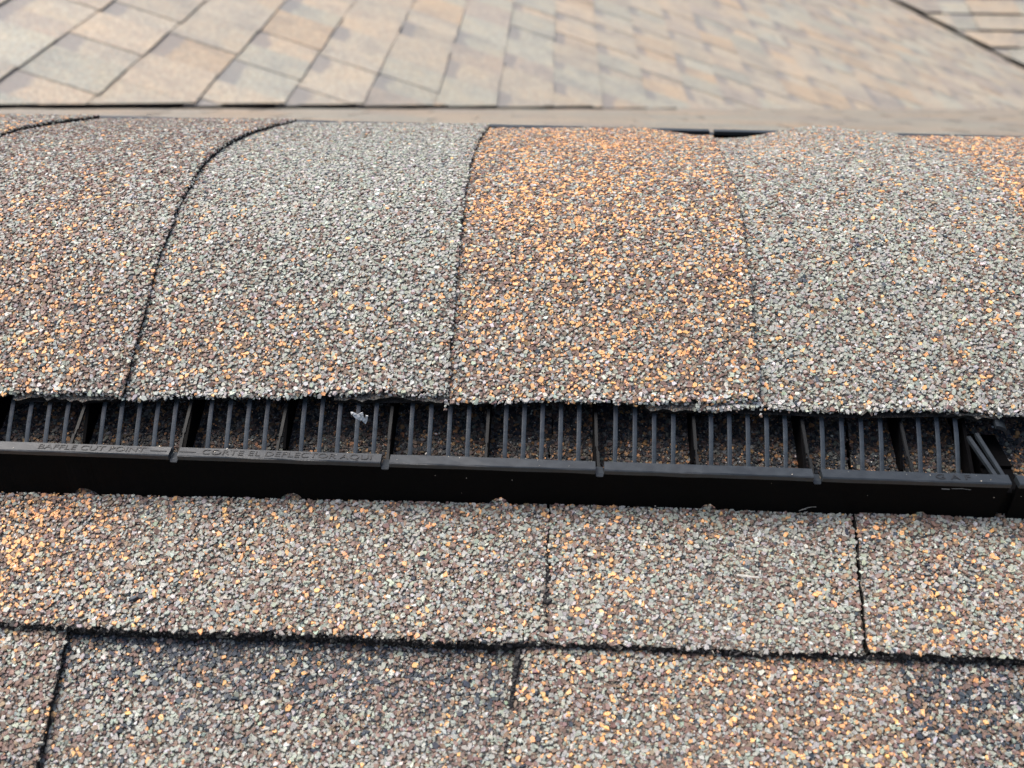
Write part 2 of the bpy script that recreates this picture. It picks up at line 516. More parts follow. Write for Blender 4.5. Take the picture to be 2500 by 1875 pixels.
def sheet_piece(name, xa, xb, ya, yb, h, th, parent, seed, rag=.0005, left_fn=None, right_fn=None, low_fn=None):
    """flat granule shingle piece between x edges (functions of y) and butt line; ragged edges; ya < yb"""
    lf = left_fn or (lambda y: xa); rf = right_fn or (lambda y: xb); bf = low_fn or (lambda x: ya)
    nx, nyy = max(8, int((xb-xa)/.0022)), max(8, int((yb-ya)/.0035))
    rg = np.random.RandomState(seed)
    V = []; 
    jl = rg.normal(0, rag*.6, nyy+1); jr = rg.normal(0, rag*.6, nyy+1); jb = rg.normal(0, rag, nx+1)
    jz = rg.normal(0, .0004, nx+1)
    for j in range(nyy+1):
        for i in range(nx+1):
            fx, fy = i/nx, j/nyy
            x_ = lf(0)*0+0
            yb0 = bf(xa+(xb-xa)*fx)+jb[i]
            y = yb0+(yb-yb0)*fy
            xl = lf(y)+jl[j]; xr = rf(y)+jr[j]
            x = xl+(xr-xl)*fx
            V.append(PN.pt(x, ny(y), h+(jz[i] if j == 0 else 0)))
    nt_ = len(V)
    per = [(i, 0) for i in range(nx+1)]+[(nx, j) for j in range(1, nyy+1)]+[(i, nyy) for i in range(nx-1, -1, -1)]+[(0, j) for j in range(nyy-1, 0, -1)]
    idx = [j*(nx+1)+i for i, j in per]
    F = [(j*(nx+1)+i, j*(nx+1)+i+1, (j+1)*(nx+1)+i+1, (j+1)*(nx+1)+i) for j in range(nyy) for i in range(nx)]
    mi = [2 if (V[f_[0]][0] < VX0+.001 or V[f_[2]][0] > VX1-.001 or V[f_[0]][1] < -.2915) else 0 for f_ in F]
    # torn edge in three rings so it bulges irregularly
    rings = [idx]
    for lv in (.5, 1.0):
        ring = []
        for q, (i, j) in zip(idx, per):
            v = np.array(V[q]); v = v - PN.n*th*lv
            v = v+np.array([rg.normal(0, .0003), rg.normal(0, .0006)-(.0004 if j == 0 else 0), 0])
            ring.append(len(V)); V.append(v)
        rings.append(ring)
    L = len(idx)
    for a_, b_ in zip(rings[:-1], rings[1:]):
        for k in range(L):
            F.append((a_[(k+1) % L], a_[k], b_[k], b_[(k+1) % L])); mi.append(1)
    return pydata(name, V, F, [M_BED, M_EDGE, M_COAT], parent, mi=mi)

def sheet_granules(parent, x0, x1, y0, y1, h, base, blobs, seed, left_fn=None, right_fn=None, low_fn=None, sp=.00126, edge=.0, size=1.0):
    x, y = hexgrid(x0, x1, y0, y1, sp)
    k = np.ones(len(x), bool)
    if left_fn: k &= x > np.array([left_fn(q) for q in y])+.0002
    if right_fn: k &= x < np.array([right_fn(q) for q in y])-.0002
    if low_fn: k &= y > np.array([low_fn(q) for q in x])+.0001+RS.normal(0, .0006, len(x))
    x, y = x[k], y[k]
    n_ = len(x)
    r_ = .00083*np.exp(np.clip(RS.normal(0, .27, n_), -.6, .42))*size
    hz = h+.0001+RS.rand(n_)*.0003 + (vnoise(x, y, seed+9, .02)-.5)*.0005
    P = PN.O[None]+PN.ea[None]*x[:, None]+PN.eu[None]*(y/cs)[:, None]+PN.n[None]*hz[:, None]
    # fines
    m_ = int(n_*.40)
    q = RS.randint(0, n_, m_)
    Pf = P[q]+PN.ea[None]*RS.normal(0, .0009, m_)[:, None]+PN.eu[None]*RS.normal(0, .0009, m_)[:, None]+PN.n[None]*.0003
    wt = zones(x, y, base, blobs, seed)
    vent_shade = np.clip((y+.1690)/.004, 0, 1)[:, None]  # painted shade: grains under the louvers get a darker mix and lower brightness
    wt = wt*(1-vent_shade)+np.array([[.12, .26, .09, .42, .01, .10]])*vent_shade
    col = choose_mineral(wt)*(1-.65*vent_shade)
    wf = wt[q].copy(); wf[:, 4] += .02; wf[:, 5] += .12
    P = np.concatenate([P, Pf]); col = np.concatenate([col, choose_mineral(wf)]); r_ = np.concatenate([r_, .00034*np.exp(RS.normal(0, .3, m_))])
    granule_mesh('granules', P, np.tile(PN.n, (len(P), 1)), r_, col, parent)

#        grey  maroon orange dark pale tan
G_MIX = [.50, .27, .075, .03, .03, .10]
butt = lambda x: -.2303+.0003*math.sin(x*55)+.0007*(x/.17)
# lower course: tooth, recessed middle, tooth  (lowest first)
EL = lambda y: -.1742-(y+.2328)*(-.0049/.0461)*1.0 if False else -.1741+(-(y+.2328))*.106
ER = lambda y: -.0072-(-(y+.2336))*.098
yl, yh = -.366, -.215

p = sheet_piece('shingle', -.40, -.1741, yl, yh, -.0030, .006, dN, 1, right_fn=EL)
p['label'] = 'maroon grey shingle tab at the lower left corner'
sheet_granules(p, VX0, -.160, -.292, yh, -.0030, [.42, .42, .03, .02, .03, .12],
               [(-.195, -.285, .02, .02, (.1, .1, .05, .1, 0, 0))], 31, right_fn=EL)
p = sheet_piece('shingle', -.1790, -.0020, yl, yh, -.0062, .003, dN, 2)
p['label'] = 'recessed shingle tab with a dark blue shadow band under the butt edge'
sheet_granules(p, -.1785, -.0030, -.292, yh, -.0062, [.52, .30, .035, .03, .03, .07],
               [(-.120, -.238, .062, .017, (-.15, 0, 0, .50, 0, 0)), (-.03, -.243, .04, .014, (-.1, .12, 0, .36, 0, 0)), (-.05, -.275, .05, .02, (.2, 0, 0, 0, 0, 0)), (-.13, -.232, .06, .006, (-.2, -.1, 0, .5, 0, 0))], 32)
p = sheet_piece('shingle', -.0072, .1300, yl, yh, -.0030, .006, dN, 3, left_fn=ER)
p['label'] = 'shingle tab speckled with orange granules at the bottom right'
sheet_granules(p, -.016, .1300, -.292, yh, -.0030, [.44, .32, .09, .02, .02, .12],
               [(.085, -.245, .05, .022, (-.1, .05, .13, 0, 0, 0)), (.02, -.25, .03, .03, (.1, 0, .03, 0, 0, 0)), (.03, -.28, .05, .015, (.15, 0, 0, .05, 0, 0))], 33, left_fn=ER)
p = sheet_piece('shingle', .1302, .36, yl, yh, -.0038, .006, dN, 4)
p['label'] = 'shingle tab with a patch of blue black granules at the lower right corner'
sheet_granules(p, .1301, VX1, -.292, yh, -.0034, [.48, .32, .06, .03, .03, .10],
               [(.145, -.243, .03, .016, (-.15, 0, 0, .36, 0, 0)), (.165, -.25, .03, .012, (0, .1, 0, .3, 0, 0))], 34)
# upper course
J1 = lambda y: .0024+.0006*math.sin(y*300)
J2 = lambda y: .1218-(y+.176)*(-.0865) + .0002*math.sin(y*260)
p = sheet_piece('shingle', -.42, .0021, -.2303, -.045, 0, .0060, dN, 5, low_fn=butt, right_fn=J1)
p['label'] = 'wide shingle tab under the vent from the left edge to the middle joint, orange at its left end'
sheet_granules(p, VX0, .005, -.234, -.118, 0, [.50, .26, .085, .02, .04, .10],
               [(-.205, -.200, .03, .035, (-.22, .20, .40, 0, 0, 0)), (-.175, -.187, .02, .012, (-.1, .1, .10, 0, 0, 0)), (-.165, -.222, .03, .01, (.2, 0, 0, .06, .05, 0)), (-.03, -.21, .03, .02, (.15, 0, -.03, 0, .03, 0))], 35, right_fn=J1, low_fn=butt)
p = sheet_piece('shingle', .0028, .1215, -.2303, -.045, .0004, .0036, dN, 6, low_fn=butt, left_fn=lambda y: J1(y)+.0006, right_fn=lambda y: J2(y)-.0006)
p['label'] = 'grey shingle tab under the vent between the two joints, with a thin pale sliver on it'
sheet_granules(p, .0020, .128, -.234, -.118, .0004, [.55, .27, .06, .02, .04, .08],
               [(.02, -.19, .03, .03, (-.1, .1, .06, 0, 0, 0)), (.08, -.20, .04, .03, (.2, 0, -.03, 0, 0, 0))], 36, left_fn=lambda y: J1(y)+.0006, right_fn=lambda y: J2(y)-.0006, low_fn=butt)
p = sheet_piece('shingle', .1225, .40, -.2303, -.045, .0012, .0050, dN, 7, low_fn=butt, left_fn=lambda y: J2(y)+.0006)
p['label'] = 'raised shingle tab under the vent at the right edge'
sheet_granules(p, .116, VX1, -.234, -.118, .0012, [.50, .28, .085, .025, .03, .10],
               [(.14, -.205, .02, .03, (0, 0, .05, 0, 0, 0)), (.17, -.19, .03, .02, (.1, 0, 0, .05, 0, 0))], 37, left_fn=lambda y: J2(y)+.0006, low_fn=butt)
mb = MB(); mb.box(-1.6, 1.6, -.075, .075, -.055, -.030); mb.build('ridge_board', M_DECK, dN)
# tar crumbs and torn asphalt hanging along the butt edges
def crumbs(parent, x0, x1, n, dep, extra=.0):
    x = RS.uniform(x0, x1, n); y = np.array([butt(q) for q in x])-RS.rand(n)*.0011+.0002+extra
    hz = -RS.rand(n)*dep
    P = PN.ea[None]*x[:, None]+PN.eu[None]*(y/cs)[:, None]+PN.n[None]*hz[:, None]
    g_ = RS.rand(n) < .14
    c_ = np.where(g_[:, None], [[.16, .15, .13]], [[.010, .010, .012]])*np.exp(RS.normal(0, .3, n))[:, None]
    o_ = granule_mesh('tar_crumbs', P, np.tile([0, -.8, .6], (n, 1)), .00055*np.exp(RS.normal(0, .4, n)), c_, parent, tilt=.5)
def seam_crumbs(p, q, n, h, r_=.0005):
    f_ = RS.rand(n)**1.2
    x = p[0]+(q[0]-p[0])*f_+RS.normal(0, .0003, n); y = p[1]+(q[1]-p[1])*f_
    P = PN.ea[None]*x[:, None]+PN.eu[None]*(y/cs)[:, None]+PN.n[None]*(h+RS.rand(n)*.0008)[:, None]
    granule_mesh('tar_crumbs', P, np.tile(PN.n, (n, 1)), r_*np.exp(RS.normal(0, .35, n)), np.clip(np.tile([.012, .012, .014], (n, 1)), 0, 1), dN, tilt=.5)
seam_crumbs((-.0072, -.2325), (-.0090, -.2520), 190, -.0026, .0006)
seam_crumbs((-.0072, -.2325), (-.0082, -.2440), 120, -.0022, .0007)
seam_crumbs((-.0098, -.2620), (-.0118, -.2900), 60, -.0028)
seam_crumbs((-.1740, -.2330), (-.1690, -.2850), 110, -.0042)
seam_crumbs((.0025, -.2160), (.0025, -.1980), 30, .0002, .0007)
seam_crumbs((.0025, -.2280), (.0025, -.1800), 50, .0000)
crumbs(dN, -.22, .0021, 2300, .0058)
crumbs(dN, .0021, .1215, 700, .0032)
crumbs(dN, .1215, .205, 900, .0050)
# courses farther down the slope, below the frame
rest = []
rng = random.Random(3)
for k in range(1, 17):
    ul = ny(-.366-.136*k); a = -1.6
    while a < 1.6:
        wd = rng.uniform(.12, .26)
        poly = [(a+.001, ul), (min(a+wd, 1.6)-.001, ul), (min(a+wd, 1.6)-.001, ul+.156), (a+.001, ul+.156)]
        tone = tuple(c*.75 for c in rng.choice(TL)); hi = rng.random() < .5
        rest.append((*shingle_piece(PN, poly, ul, ul+.156, -.004+(.003 if hi else 0), -.0095, tone, 0 if hi else 1), tone)); a += wd
for xa, xb in ((-1.6, -.401), (.361, 1.6)):
    for ul in (ny(-.366), ny(-.2303)):
        a = xa
        while a < xb:
            wd = rng.uniform(.14, .25); e_ = min(a+wd, xb)
            tone = tuple(c*.75 for c in rng.choice(TL))
            if ul > ny(-.3): poly = [(a+.001+(.040 if xb > 0 and a == xa else 0), ul), (e_-.001-(.021 if xb < 0 and e_ == xb else 0), ul), (e_-.001-(.021 if xb < 0 and e_ == xb else 0), ny(-.04)), (a+.001+(.040 if xb > 0 and a == xa else 0), ny(-.04))]
            else: poly = [(a+.001, ul), (e_-.001, ul), (e_-.001, ul+.156), (a+.001, ul+.156)]
            rest.append((*shingle_piece(PN, poly, ul, ul+.156, -.001, -.006 if ul < ny(-.3) else -.001, tone, 0), tone)); a += wd
o = make_piece('shingles_beyond', rest, dN); o['kind'] = 'stuff'

# ------------------------------------------------------------------ ridge cap row
PR = np.array([(-.156, -.0345), (-.150, -.0305), (-.119, -.0148), (-.0866, .0005), (-.0599, .0083), (-.0258, .0130), (.0072, .0108), (.0572, .0003), (.105, -.0130), (.1435, -.0245), (.19, -.0390)])
sv = np.linspace(PR[0, 0], PR[-1, 0], 400)
def smoothz(y):
    z = np.interp(y, PR[:, 0], PR[:, 1])
    return z
zz = smoothz(sv)
for _ in range(60):
    zz[1:-1] = (zz[:-2]+2*zz[1:-1]+zz[2:])/4
def capz(y): return np.interp(y, sv, zz)
def capn(y):
    e = .002; dz = (capz(y+e)-capz(y-e))/(2*e)
    N = np.stack([np.zeros_like(dz), -dz, np.ones_like(dz)], -1)
    return N/np.linalg.norm(N, axis=-1, keepdims=True)

capT = .0028
cap_row = empty('cap_shingle_row', (0, 0, .012))
tag(cap_row, 'row of overlapping granule cap shingles bent over the ridge vent', 'ridge cap')
def cap_shingle(xl, xr_fn, yf_fn, yb_fn, label, base, blobs, seed, xg0=None, xg1=None, skew=0, lift=None, hide=.045, torn=None):
    """xl: hidden left end; xr_fn(y): exposed right edge; yf_fn(x)/yb_fn(x): near and far hem"""
    rg = np.random.RandomState(seed)
    xr = xr_fn(-.15)
    def off(x, y):
        k = np.clip((x-xl-.02)/(xr-xl-.02), 0, 1)
        o_ = -.0015+capT*.98*k
        o_ = o_+.0008*(vnoise(x, y, seed+5, .05)-.5)
        if lift: o_ = o_+lift(x, y)
        return o_
    nx, nyy = 74, 110
    fx = np.linspace(0, 1, nx+1); fy = np.linspace(0, 1, nyy+1)
    jr = rg.normal(0, .00022, nyy+1); jf = rg.normal(0, .00055, nx+1); jb = rg.normal(0, .0006, nx+1)
    X = np.zeros((nyy+1, nx+1)); Y = np.zeros_like(X)
    for j in range(nyy+1):
        for i in range(nx+1):
            xa = xl+(xr-xl)*fx[i]
            y0 = yf_fn(xa)+jf[i]; y1 = yb_fn(xa)+jb[i]
            y = y0+(y1-y0)*fy[j]
            xe = xr_fn(y)+jr[j]
            X[j, i] = xl+(xe-xl)*fx[i]; Y[j, i] = y
    Z = capz(Y)+off(X, Y)/np.maximum(capn(Y)[..., 2], .5)
    T = np.stack([X, Y, Z], -1).reshape(-1, 3)
    N = capn(Y).reshape(-1, 3)
    V = [v for v in T]
    F = [(j*(nx+1)+i, j*(nx+1)+i+1, (j+1)*(nx+1)+i+1, (j+1)*(nx+1)+i) for j in range(nyy) for i in range(nx)]
    mi = [2 if (V[f_[0]][0] < -.275-(V[f_[0]][1]+.15)*.42 or V[f_[0]][0] > .243+(V[f_[0]][1]+.15)*.40) else 0 for f_ in F]
    per = [(i, 0) for i in range(nx+1)]+[(nx, j) for j in range(1, nyy+1)]+[(i, nyy) for i in range(nx-1, -1, -1)]+[(0, j) for j in range(nyy-1, 0, -1)]
    idx = [j*(nx+1)+i for i, j in per]
    rings = [idx]
    for lv in (.5, 1.0):
        ring = []
        for q, (i, j) in zip(idx, per):
            v = T[q]-N[q]*capT*lv*(.95 if i < nx else .93)+np.array([rg.normal(0, .0003) if i == nx else 0, rg.normal(0, .0002), rg.normal(0, .0001)])
            ring.append(len(V)); V.append(v)
        rings.append(ring)
    L = len(idx)
    for a_, b_ in zip(rings[:-1], rings[1:]):
        for k in range(L):
            F.append((a_[(k+1) % L], a_[k], b_[k], b_[(k+1) % L])); mi.append(1)
    # underside
    b0 = len(V)
    ys = [0, 4, 8, 14, 20, 28, 36, 44, 52, 60, 70, 80, 95, 110]
    for j in ys:
        for i in (0, nx//2, nx):
            q = j*(nx+1)+i; V.append(T[q]-N[q]*capT*.92)
    for a_ in range(len(ys)-1):
        for i in range(2):
            q = b0+a_*3+i; F.append((q+3, q+4, q+1, q)); mi.append(1)
    o = pydata('cap_shingle', V, F, [M_BED, M_EDGE, M_COAT], cap_row, mi=mi)
    o['label'] = label
    # granules over the part the picture can see
    x0 = (xl+hide) if xg0 is None else xg0
    x1 = max(xr_fn(-.15), xr_fn(.16))+.001 if xg1 is None else xg1
    x, y = hexgrid(x0, x1, -.160, .175, .00127)
    y = np.where(y > .03, y, y)
    fr_l = -.275-(y+.15)*.42; fr_r = .243+(y+.15)*.40
    k = (x > fr_l) & (x < fr_r)
    xe = np.array([xr_fn(q) for q in y]); yf = np.array([yf_fn(q) for q in x]); yb = np.array([yb_fn(q) for q in x])
    k &= (x < xe-.0001+RS.normal(0, .0003, len(x))) & (y > yf+RS.normal(0, .0004, len(x))) & (y < yb)
    k &= (y < .02) | (RS.rand(len(x)) < .92)
    x, y = x[k], y[k]; n_ = len(x)
    if n_ == 0: return o
    Nn = capn(y)
    z = capz(y)+off(x, y)/np.maximum(Nn[:, 2], .5)
    P = np.stack([x, y, z], -1)+Nn*(.0001+RS.rand(n_)*.0003)[:, None]
    r_ = .00083*np.exp(np.clip(RS.normal(0, .27, n_), -.6, .42))
    wt = zones(x, y, base, blobs, seed)
    hem_highlight = np.clip(1-(y-np.array([yf_fn(q) for q in x]))/.0045, 0, 1)
    wt[:, 4] += .55*hem_highlight**1.5*wt.sum(1)  # painted lip highlight: share of pale grains rises towards the near hem
    col = choose_mineral(wt)
    m_ = int(n_*.3)
    q = RS.randint(0, n_, m_)
    xf = x[q]+RS.normal(0, .0008, m_); yf2 = y[q]+RS.normal(0, .0008, m_)
    Pf = P[q]+np.stack([xf-x[q], yf2-y[q], capz(yf2)-capz(y[q])], -1)+Nn[q]*.0002
    # rim grains: hem and exposed right edge
    rim = []
    xs = np.arange(x0, x1, .00105); 
    for lay in range(3):
        xx = xs+RS.normal(0, .0004, len(xs)); xx = xx[(xx < xr-.0003) & (xx > -.275) & (xx < .243)]
        yy_ = np.array([yf_fn(q_) for q_ in xx])-.0002*lay-RS.rand(len(xx))*.0003
        zc = capz(yy_)+off(xx, yy_)-.0002-.0007*lay
        keep = RS.rand(len(xx)) < (.9, .35, .0)[lay]
        rim.append(np.stack([xx, yy_, zc], -1)[keep])
    nhem = sum(len(a_) for a_ in rim)
    ye = np.arange(-.152, .15, .0011)
    for lay in range(2):
        y_ = ye+RS.normal(0, .0003, len(ye))
        x_ = np.array([xr_fn(q_) for q_ in y_])+RS.normal(0, .0002, len(ye))
        z_ = capz(y_)+off(x_, y_)-.0002-.0008*lay
        keep = (x_ < .3) & (RS.rand(len(ye)) < (.5, .1)[lay])
        rim.append(np.stack([x_, y_, z_], -1)[keep])
    Rm = np.concatenate(rim)
    Nr = capn(Rm[:, 1]); Nr[:nhem] += np.array([0, -.9, -.1])[None]; Nr[nhem:] += np.array([.8, 0, 0])[None]
    wr = np.tile(np.array(base, float), (len(Rm), 1)); wr[:, 4] += .9  # rim grains paled as well, carrying on the painted lip highlight
    cr = choose_mineral(wr)
    PP = np.concatenate([P, Pf, Rm]); NN = np.concatenate([Nn, Nn[q], Nr])
    cc = np.concatenate([col, choose_mineral(wt[q]+np.array([[0, 0, 0, 0, .02, .1]])), cr])
    rr = np.concatenate([r_, .00036*np.exp(RS.normal(0, .3, m_)), .00062*np.exp(RS.normal(0, .25, len(Rm)))])
    granule_mesh('granules', PP, NN, rr, cc, o)
    return o

hem = lambda a, b, ph: (lambda x: a+b*x+.0005*math.sin(x*90+ph)+.0003*math.sin(x*230+2*ph))
farhem = lambda a, ph, amp=.0012: (lambda x: a+amp*math.sin(x*40+ph))
# right to left: each cap lies over the next one to its right
cap_shingle(.160, lambda y: .337, hem(-.1476, .010, 1), farhem(.150, .4), 'orange brown cap shingle just showing at the right edge', [.28, .30, .26, .02, .03, .10], [], 66, xg0=.209)
cap_shingle(.040, lambda y: .211, hem(-.1474, .010, .3), farhem(.1535, 1.0, .002), 'mostly grey cap shingle at the right end of the row',
            [.68, .17, .05, .03, .05, .06],
            [(.13, .08, .05, .05, (-.12, .05, .08, 0, 0, 0)), (.15, -.08, .03, .03, (.2, -.05, 0, 0, .02, 0))], 64, xg0=.060,
            lift=lambda x, y: np.where(y > .02, .004*np.exp(-((x-.165)/.03)**2)*np.clip((y-.02)/.12, 0, 1)-.0045*np.exp(-((x-.115)/.035)**2)*np.clip((y-.02)/.12, 0, 1), 0))
X3 = lambda y: .0855+.0022*max(0, (y-.0)/.1)**1.5*4 + .0004*math.sin(y*180)
cap_shingle(-.086, X3, hem(-.1465, .012, 1.2), farhem(.150, 2.0), 'orange and maroon cap shingle in the middle of the row',
            [.30, .31, .235, .01, .03, .11],
            [(-.01, -.04, .05, .05, (-.05, .05, .12, 0, 0, 0)), (-.02, -.135, .05, .02, (.15, 0, -.03, 0, .05, 0)), (.06, -.05, .02, .08, (.15, .02, -.05, 0, 0, 0)), (.03, .08, .07, .05, (-.05, .0, .10, 0, 0, .05))], 63,
            lift=lambda x, y: np.where(y > .04, -.004*np.clip((x-.06)/.03, 0, 1)*np.clip((y-.04)/.1, 0, 1), 0)+.0012*np.clip((x-.065)/.02, 0, 1)*np.exp(-((y+.15)/.02)**2))
X2 = lambda y: -.0400-.0026*((y+.15)/.3)+.0003*math.sin(y*210)
cap_shingle(-.218, X2, hem(-.1445, .031, 2.2), farhem(.158, .0), 'pale grey cap shingle with a sprinkling of orange near its hem, second from the left',
            [.74, .13, .015, .01, .06, .04],
            [(-.135, -.130, .06, .028, (-.28, .24, .13, 0, 0, .04)), (-.16, -.08, .02, .03, (-.1, .12, .06, 0, 0, 0)), (-.06, -.13, .03, .02, (-.1, .05, .03, 0, .06, 0)), (-.09, .0, .05, .06, (.3, -.08, -.02, 0, .06, 0))], 62)
X1 = lambda y: -.1720+.0004*math.sin(y*150)+.0028*max(0, (y-.05)/.1)
cap_shingle(-.350, X1, hem(-.1500, .0, .2), farhem(.158, 1.2), 'maroon grey cap shingle at the left with a curved dark edge and orange specks low down',
            [.44, .38, .03, .02, .04, .09],
            [(-.225, -.10, .035, .05, (-.2, .05, .16, 0, 0, 0)), (-.20, -.135, .05, .02, (-.02, 0, .10, 0, .03, 0)), (-.19, -.06, .02, .04, (.3, -.1, -.02, 0, 0, 0))], 61, hide=.03)
X0 = lambda y: -.3010+.0006*math.sin(y*60)
cap_shingle(-.470, X0, hem(-.1500, .0, 1.5), farhem(.157, 2.2), 'grey cap shingle whose thick dark edge crosses the top left corner of the row', G_MIX, [], 60, xg0=-.40)

# ------------------------------------------------------------------ ridge vent
XN = [.0215+.0830*k for k in range(-4, 3)]       # joints in the ledge
def vent_section(x_start, x_end, joints, texts, label):
    root = empty('ridge_vent', ((x_start+x_end)/2, 0, -.02))
    tag(root, label, 'ridge vent', 'black plastic ridge vent sections end to end')
    for side in (-1, 1):
        Y = lambda v: v*-side           # written for the near side (negative y), mirrored for the far side
        # baffle wall with weep arches along the bottom
        st = MB(); xs = list(np.arange(x_start, x_end+.0001, .002)); dz = 0 if side < 0 else .0040
        if xs[-1] < x_end-1e-4: xs.append(x_end)
        V = []; F = []
        ztop = -.0412
        for x in xs:
            k = (x+.0175) % .0825
            k = min(k, .0825-k)
            arch = max(0, 1-(k/.0055)**2)*.0052 if k < .0055 else 0
            zb = -.0605+arch+.0005*math.sin(x*700)
            sl_ = 0.0 if x < x_end-.001 else 0
            for (yy_, z_) in ((-.1764, ztop), (-.1762-(.0034*max(0, -x)/.22 if side < 0 else 0), zb), (-.1749-(.0034*max(0, -x)/.22 if side < 0 else 0), zb), (-.1749, ztop)):
                V.append((x-(.0 if x < x_end-.0021 or side > 0 else (ztop-z_)*.10), Y(yy_), z_+dz))
        n_ = len(xs)
        for i in range(n_-1):
            for j in range(4):
                q = (i*4+j, (i+1)*4+j, (i+1)*4+(j+1) % 4, i*4+(j+1) % 4)
                F.append(q if side < 0 else q[::-1])
        F.append((0, 1, 2, 3)); F.append(((n_-1)*4+3, (n_-1)*4+2, (n_-1)*4+1, (n_-1)*4))
        pydata('baffle_wall', V, F, M_WALL, root)
        # ledge pieces between joints
        js = [x_start-.0017]+[j for j in joints if x_start+.01 < j < x_end-.01]+[x_end+.0017]
        for a_, b_ in zip(js[:-1], js[1:]):
            mb = MB(); x0, x1 = a_+.0017, b_-.0017
            ring = lambda x, s_: [(x, Y(-.1771), -.0410), (x+s_*.0, Y(-.1772), -.0392), (x, Y(-.1768), -.0388), (x, Y(-.1723), -.0386), (x, Y(-.1721), -.0410)]
            R_ = [ring(x0, 1)]+[ring(x0+(x1-x0)*k/8, 0) for k in range(1, 8)]+[ring(x1, -1)]
            R_ = [[(p_[0], p_[1]+random.gauss(0, .00006), p_[2]+dz+random.gauss(0, .00005)) for p_ in r_] for r_ in R_]
            if side < 0: R_ = [r_[::-1] for r_ in R_]
            mb.loft(R_); mb.build('baffle_ledge', M_PL, root)
        for j in [q for q in joints if x_start < q < x_end]:
            mb = MB()
            mb.loft([[(j+wx*sg, Y(yy_), zz_+dz) for wx, sg, yy_, zz_ in ((.0016, -1, -.1765, -.0409), (.0016, 1, -.1765, -.0409), (.0014, 1, -.1720, -.0415), (.0014, -1, -.1720, -.0415))],
                     [(j+wx*sg, Y(yy_), zz_+dz) for wx, sg, yy_, zz_ in ((.0013, -1, -.1776, -.0418), (.0013, 1, -.1776, -.0418), (.0014, 1, -.1720, -.0428), (.0014, -1, -.1720, -.0428))],
                     [(j+wx*sg, Y(yy_), zz_+dz) for wx, sg, yy_, zz_ in ((.0006, -1, -.1766, -.0430), (.0006, 1, -.1766, -.0430), (.0014, 1, -.1720, -.0440), (.0014, -1, -.1720, -.0440))]])
            mb.build('joint_clip', M_PL, root)
        # floor channel that ties ledge and louvers, hidden low
        mb = MB(); mb.box(x_start, x_end, *sorted((Y(-.1749), Y(-.1735))), -.0525, -.0440); mb.build('inner_rib', M_WALL, root)
        # louver bars, dividers, struts
        wall_x = [j-.0012 for j in joints]
        for wx in wall_x:
            for i, dx in enumerate((.0082, .0160, .0238, .0315, .0467, .0541, .0615, .0690, .0764)):
                x = wx+dx
                if not (x_start+.002 < x < x_end-.009): continue
                if side > 0 and (x < -.06 or x > .2): continue
                mb = MB()
                rgs = []
                for k in range(9):
                    f_ = k/8; y_ = -.1655+.0275*f_; z_ = -.0545+.0245*f_+.0017*math.sin(f_*math.pi)
                    wv = .00088
                    rgs.append([(x+random.gauss(0, .00003)+cx_*wv, Y(y_+cy_), z_+cy_*.6) for cx_, cy_ in ((-1, -.0002), (-.45, -.0007), (.45, -.0007), (1, -.0002), (1, .0009), (-1, .0009))])
                if side < 0: rgs = [r_[::-1] for r_ in rgs]
                mb.loft(rgs); mb.build('louver_bar', M_BAR, root, smooth=False)
        for wx in wall_x:
            for q, dx in enumerate((0.0, .0395)):
                x = wx+dx
                if not (x_start-.001 < x < x_end+.003): continue
                if side > 0 and (x < -.06 or x > .2): continue
                mb = MB()
                th = .0006
                y0_, y1_ = (-.1680, -.108) if q == 0 else (-.1600, -.120)
                ya_ = max(y0_+.002, -.1500)
                pts = [(y0_, y0_/3-.004), (y0_+.001, -.0485), (-.1455, capz(-.1455)-.0075), (y1_, capz(y1_)-.0075), (y1_, y1_/3-.004)]
                a_ = [(x-th, Y(p_[0]), p_[1]) for p_ in pts]; b_ = [(x+th, Y(p_[0]), p_[1]) for p_ in pts]
                if side < 0: mb.loft([a_, b_])
                else: mb.loft([a_[::-1], b_[::-1]])
                mb.build('divider_wall', M_WALL, root)
                # strut: bright edge of the bracket in two steps
                mb = MB()
                xo = .0012*(1 if q == 0 else .2)
                mb.bar((x+xo*1.0, Y(-.1722), -.0440), (x+xo*.6, Y(-.1640), -.0405), .0011, .0012)
                mb.bar((x+xo*.3, Y(-.1610), -.0405), (x, Y(-.1460), -.0350), .0012, .0011)
                mb.bar((x+xo*.6, Y(-.1640), -.0412), (x+xo*.3, Y(-.1610), -.0402), .0006, .0008)
                mb.build('bracket_strut', M_STR, root)
    # top plate that follows the caps
    ys = np.linspace(-.138, .138, 40); V = []; F = []
    for x in (x_start, x_end):
        for y in ys: V.append((x, y, capz(y)-.0046))
        for y in ys: V.append((x, y, capz(y)-.0062))
    m_ = len(ys)
    for i in range(m_-1):
        F.append((i, 2*m_+i, 2*m_+i+1, i+1)); F.append((m_+i, m_+i+1, 3*m_+i+1, 3*m_+i))
    F += [(0, m_, 3*m_, 2*m_), (m_-1, 3*m_-1, 4*m_-1, 2*m_-1)]
    pydata('top_plate', V, F, M_WALL, root)
